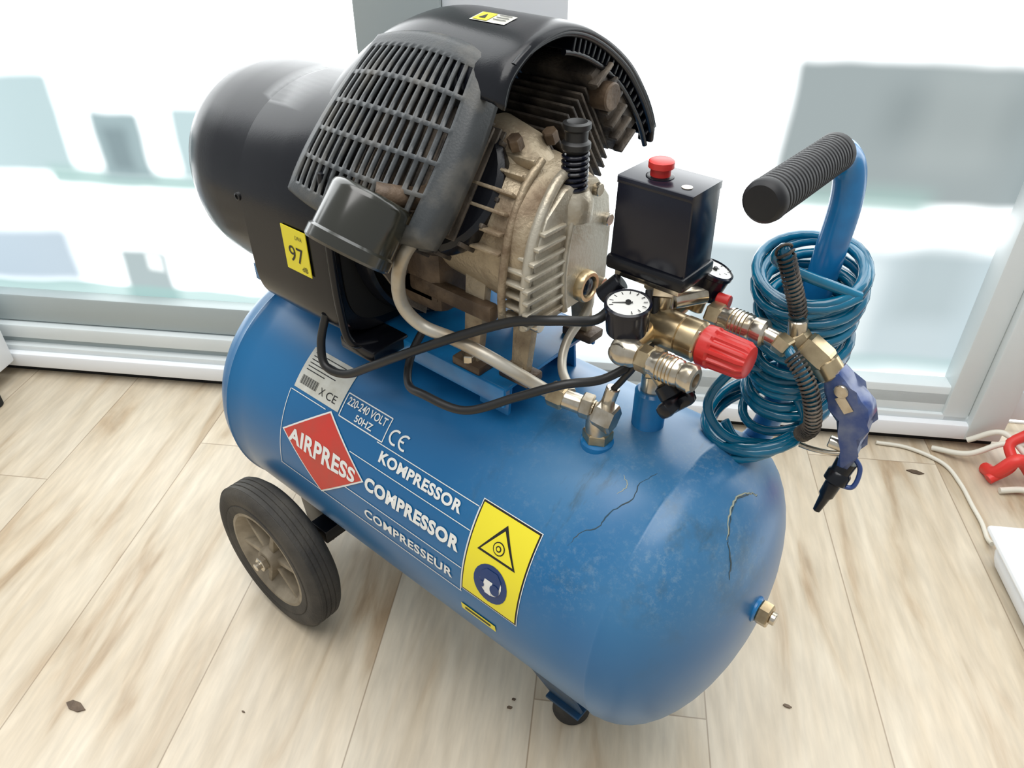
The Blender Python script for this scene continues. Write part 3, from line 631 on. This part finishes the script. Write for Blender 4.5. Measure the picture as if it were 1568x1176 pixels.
def gauge(name,o,n,r,h):
    n=V(n).normalized(); o=V(o)
    E=[lathe('g',o-n*h,n,[(0,r*.55),(.002,r*.9),(h*.5,r*.95),(h-.004,r*.97),(h-.003,r*1.04),(h,r*1.04),(h+.001,r*.93),(h-.001,r*.9)],M['blackgl'],AC,48),
       lathe('g',o-n*.001,n,[(0,r*.91),(.0005,r*.91)],M['white'],AC,48)]
    for k in range(11):
        q=math.radians(225-27*k); dv=V((1,0,0)); e=n.cross(V((1,0,0))).normalized(); dd=dv*math.cos(q)+e*math.sin(q); ss=n.cross(dd)
        E.append(prism('g',[(r*.66,-.0003),(r*.84,-.0003),(r*.84,.0003),(r*.66,.0003)],o+n*.0002,dd,ss,.0003,M['blk'],AC,0))
    q=math.radians(215); dd=V((1,0,0))*math.cos(q)+n.cross(V((1,0,0)))*math.sin(q); E.append(prism('g',[(-r*.2,-.0006),(r*.7,-.0002),(r*.7,.0002),(-r*.2,.0006)],o+n*.0006,dd,n.cross(dd),.0004,M['blk'],AC,0))
    E.append(rod('g',o-n*.0005,o+n*.002,r*.12,M['blk'],AC))
    return join(name,E,AC)
gauge('pressure_gauge_front',(.197,-.034,.538),(.05,-.12,1),.0175,.028)
rod('gauge_stem_front',(.198,-.031,.500),(.198,-.032,.514),.007,M['brass'],AC)
gauge('pressure_gauge_rear',(.222,.054,.540),(.3,.15,1),.0155,.026)
rod('gauge_stem_rear',(.214,.044,.503),(.216,.049,.518),.007,M['brass'],AC)
rod('switch_fitting_rear',(.205,.02,.520),(.222,.044,.522),.008,M['steel'],AC)
rod('relief_valve_red',(.232,.045,.520),(.243,.046,.520),.006,M['red'],AC)
prism('pressure_switch_box',[(-.033,.0),(.033,0),(.0315,.062),(-.0315,.062)],(.1945,.011,.5575),(1,0,0),(0,0,1),.043,M['blackgl'],AC,.0025)
prism('pressure_switch_lid',[(-.0322,.0),(.0322,0),(.0322,.006),(-.0322,.006)],(.1945,.011,.6165),(1,0,0),(0,0,1),.044,M['blackgl'],AC,.0025)
box('pressure_switch_base',(.1945,.011,.553),(.070,.048,.012),M['black'],AC,.003)
box('pressure_switch_chassis',(.1945,.011,.5445),(.058,.036,.008),M['steel'],AC,.001)
lathe('switch_collar',(.188,.008,.622),(0,0,1),[(0,.0105),(.001,.0105),(.0015,.0095),(.0015,0)],M['black'],AC)
lathe('switch_button',(.188,.008,.6225),(0,0,1),[(0,.0075),(.006,.0075),(.007,.0095),(.0115,.0095),(.0125,.008),(.0125,0)],M['red'],AC)
for dx,dy in ((.020,-.010),(-.020,.014)): lathe('switch_screw',(.1945+dx,.011+dy,.622),(0,0,1),[(0,.004),(.0012,.004),(.0014,.003),(.0014,0)],M['steel'],AC)
rod('switch_gland',(.164,-.02,.525),(.176,-.012,.540),.008,M['black'],AC)
sweep('motor_cable',[(-.084,-.112,.455),(-.088,-.120,.425),(-.078,-.126,.405),(-.052,-.122,.405),(-.02,-.115,.425),(.005,-.110,.442),(.038,-.1,.463),(.069,-.09,.482),(.11,-.07,.503),(.148,-.06,.515),(.170,-.035,.513),(.18,-.02,.53)],.0042,M['cable'],AC)
sweep('mains_cable',[(.0,-.06,.455),(.008,-.09,.437),(.026,-.112,.425),(.055,-.120,.431),(.096,-.112,.430),(.1335,-.09,.4495),(.165,-.07,.466),(.1885,-.04,.468),(.206,-.01,.49),(.2,.0,.53)],.0038,M['cable'],AC)
# handle
sweep('handle_tube',[(.258,.104,.335),(.274,.103,.37),(.284,.102,.43),(.289,.102,.50),(.292,.104,.56),(.293,.107,.598),(.290,.107,.622),(.2855,.101,.634),(.283,.090,.6388),(.282,.070,.6395),(.282,.045,.6393)],.0120,M['hblue'],AC,seg=24,rf=lambda q:.0120 if q<.86 else .0112)
pg=[(0,.0),(.0005,.0115),(.003,.0140),(.008,.0147)]
t=.010
while t<.112: pg+=[(t,.0144),(t+.0006,.0137),(t+.0016,.0137),(t+.0022,.0144)]; t+=.0044
pg+=[(.116,.0147),(.119,.0147),(.120,.0120)]
lathe('handle_grip',(.282,-.030,.639),(0,1,.005),pg,M['grip'],AC,40)
box('handle_bracket',(.256,.102,.335),(.045,.035,.02),M['hblue'],AC,.004)
# ------------------------------------------------------------------ air hose coil
AH=empty('air_hose')
def loop_pts(c,R_,tx,ty,turns,zrise,n=28,ph=0,wob=.0):
    out=[]
    for i in range(int(n*turns)):
        a=2*math.pi*i/n+ph; rr=R_*(1+wob*math.sin(a*.37+1.3)+wob*.6*math.sin(a*1.71))
        p=V((rr*math.cos(a),rr*math.sin(a),0)); z=(tx+.08*math.sin(a*.23))*p.x+(ty+.10*math.sin(a*.31+1))*p.y
        out.append(V(c)+V((p.x,p.y,z+zrise*i/(n*turns))))
    return out
A=loop_pts((.292,.088,.414),.034,.10,.25,8,.066,wob=.08)
B=loop_pts((.290,.092,.474),.0345,-.05,.25,8,.046,wob=.10)
Cc=loop_pts((.288,.093,.516),.038,.05,.28,4,.018,wob=.07)
D=loop_pts((.285,.093,.538),.0415,.0,.36,3,.010,wob=.05)
Bt=loop_pts((.278,.070,.400),.043,.25,.3,4,.014,wob=.06)
sm=Bt+A+B+Cc+D
for _ in range(3): sm=[sm[0]]+[(sm[i-1]+sm[i]*2+sm[i+1])/4 for i in range(1,len(sm)-1)]+[sm[-1]]
sweep('coil',sm,.0041,M['hose'],AH,seg=10,raw=True)
e0=sm[-1]
s1=[(.277,.045,.566),(.277,.042,.580),(.281,.040,.576),(.288,.043,.557),(.294,.047,.540),(.297,.05,.527)]
sweep('gun_lead',[e0]+s1,.0042,M['hose'],AH)
spring_along('gun_lead_spring',s1[1:],.0062,.0034,.0011,M['fin'],AH)
s2=[(.300,.032,.509),(.306,.028,.506),(.318,.025,.497),(.3275,.024,.484),(.333,.025,.468),(.334,.030,.450),(.3245,.045,.428)]
sweep('supply_lead',s2+[(.312,.06,.41),(.305,.062,.395)],.0042,M['hose'],AH)
spring_along('supply_spring',s2[1:],.0062,.0034,.0011,M['fin'],AH)
hexnut('plug_nut',(.272,.034,.512),(.281,.034,.512),.0095,M['brass'],AH)
rod('plug',(.280,.034,.512),(.292,.033,.511),.007,M['steel'],AH); hexnut('plug_end',(.291,.033,.511),(.302,.031,.508),.0085,M['brass'],AH)
sweep('lower_loop',[(.305,.062,.395),(.27,.03,.405),(.247,.030,.43),(.257,.055,.458),(.288,.065,.458),(.314,.063,.44),(.318,.065,.41),(.298,.065,.385),(.27,.055,.386),(.255,.055,.40)],.0042,M['hose'],AH,seg=10)
# ------------------------------------------------------------------ blow gun
BG=empty('air_blow_gun')
rod('inlet_1',(.2975,.05,.5245),(.2995,.05,.510),.0075,M['steel'],BG)
hexnut('inlet_nut',(.299,.05,.512),(.307,.05,.504),.0095,M['brass'],BG)
hexnut('inlet_swivel',(.306,.05,.506),(.326,.05,.496),.0125,M['brass'],BG)
rod('inlet_stub',(.324,.05,.498),(.334,.05,.488),.011,M['brass'],BG)
ol=[(.329,.487),(.339,.4985),(.346,.494),(.353,.4845),(.361,.482),(.3674,.4776),(.3705,.470),(.3685,.460),(.3700,.447),(.3674,.434),(.367,.4136),(.357,.4125),(.3575,.431),(.3555,.4477),(.347,.455),(.3395,.4645),(.332,.476)]
prism('body',[(a,b_) for a,b_ in ol],(0,.05,0),(1,0,0),(0,0,1),.019,M['gunblue'],BG,.004)
rod('side_screw',(.345,.0385,.484),(.345,.042,.484),.0055,M['steel'],BG)
box('badge',(.350,.0398,.474),(.014,.001,.008),M['steel'],BG,0,Matrix.Rotation(.8,3,'Y'))
sweep('trigger',[(.362,.046,.428),(.350,.043,.424),(.336,.042,.421),(.326,.042,.420)],.0022,M['steel'],BG)
rod('valve_spring_cap',(.346,.045,.433),(.357,.047,.432),.005,M['steel'],BG)
lathe('nozzle',(.363,.05,.418),(V((.356,.032,.372))-V((.363,.05,.418))),[(0,.0085),(.01,.0080),(.012,.0095),(.020,.0095),(.022,.0065),(.034,.006),(.036,.0045),(.050,.0030),(.051,.0015)],M['black'],BG)
sweep('hook',[(.366,.05,.425),(.374,.05,.415),(.374,.045,.400),(.364,.042,.398)],.002,M['gunblue'],BG)
# ------------------------------------------------------------------ clutter right
CB=empty('cable_bundle')
for i,(pp,mt,r_) in enumerate([
 ([(.285,.655,.004),(.33,.675,.004),(.385,.672,.004),(.42,.64,.004),(.448,.60,.004),(.468,.572,.004),(.482,.545,.004),(.49,.53,.01)],'ivory',.0032),
 ([(.36,.70,.004),(.41,.70,.02),(.45,.72,.05),(.50,.74,.05),(.54,.72,.03)],'ivory',.0045),
 ([(.40,.72,.03),(.44,.73,.06),(.49,.72,.04),(.53,.73,.05)],'ivory',.0045),
 ([(.44,.70,.006),(.455,.68,.02),(.475,.69,.05),(.50,.71,.02),(.53,.70,.01)],'orange',.010),
 ([(.45,.67,.01),(.47,.70,.03),(.455,.72,.05),(.47,.735,.07)],'orange',.008),
 ([(.47,.66,.006),(.50,.68,.01),(.53,.66,.02),(.56,.68,.02)],'ivory',.005)]):
    sweep('cable_%d'%(i+1),[V(p) for p in pp],r_,M[mt],CB)
SB=empty('storage_box')
rbox('tub',.70,1.0,-.62,-.27,0,.05,M['whiteplastic'],SB,.02); rbox('rim',.69,1.01,-.63,-.26,.045,.055,M['whiteplastic'],SB,.005)
RC=empty('tool_crate'); rbox('crate',.93,1.15,-.12,.02,0,.16,M['orange'],RC,.006); rbox('crate_lip',.92,1.16,-.13,.03,.15,.165,M['black'],RC,.003)
ch=[]
for x,y,r_ in ((-.255,-.423,.012),(.131,-.096,.004),(.128,-.085,.003),(.375,.115,.0045),(.357,.626,.010),(-.10,-.30,.002)):
    pts=[(r_*(1+.4*math.sin(k*2.3+x*40))*math.cos(k*1.047),r_*.5*math.sin(k*1.047)) for k in range(6)]
    ch.append(prism('chip',pts,(x,y,.001),(1,.4,0),(-.4,1,0),.0012,M['brown'],None,0))
join('floor_debris',ch,None)
# ------------------------------------------------------------------ lights / world
w=bpy.data.worlds.new('world'); S.world=w; w.use_nodes=True
bg=w.node_tree.nodes['Background']; bg.inputs[0].default_value=(.93,.97,1.0,1); bg.inputs[1].default_value=.50
def area(name,loc,target,size,en,col=(1,1,1)):
    l=bpy.data.lights.new(name,'AREA'); l.shape='RECTANGLE'; l.size=size[0]; l.size_y=size[1]; l.energy=en; l.color=col
    o=bpy.data.objects.new(name,l); COL.objects.link(o); o.location=loc; o.rotation_euler=(V(target)-V(loc)).to_track_quat('-Z','Y').to_euler()
area('overhead_fill',(.25,-.45,2.4),(.05,-.1,0),(1.8,1.6),42,(1,.99,.97))  # unseen fill lamp added overhead to brighten the label side
# camera
th=math.radians(36); az=math.radians(130.5)
F=V((math.cos(az)*math.cos(th),math.sin(az)*math.cos(th),-math.sin(th)))
cam=bpy.data.cameras.new('camera'); cam.lens=36*1178/1568; cam.sensor_width=36; cam.clip_start=.01
co=bpy.data.objects.new('camera',cam); COL.objects.link(co); co.location=(.459,-.476,.83); co.rotation_euler=F.to_track_quat('-Z','Y').to_euler(); S.camera=co
S.view_settings.view_transform='Standard'
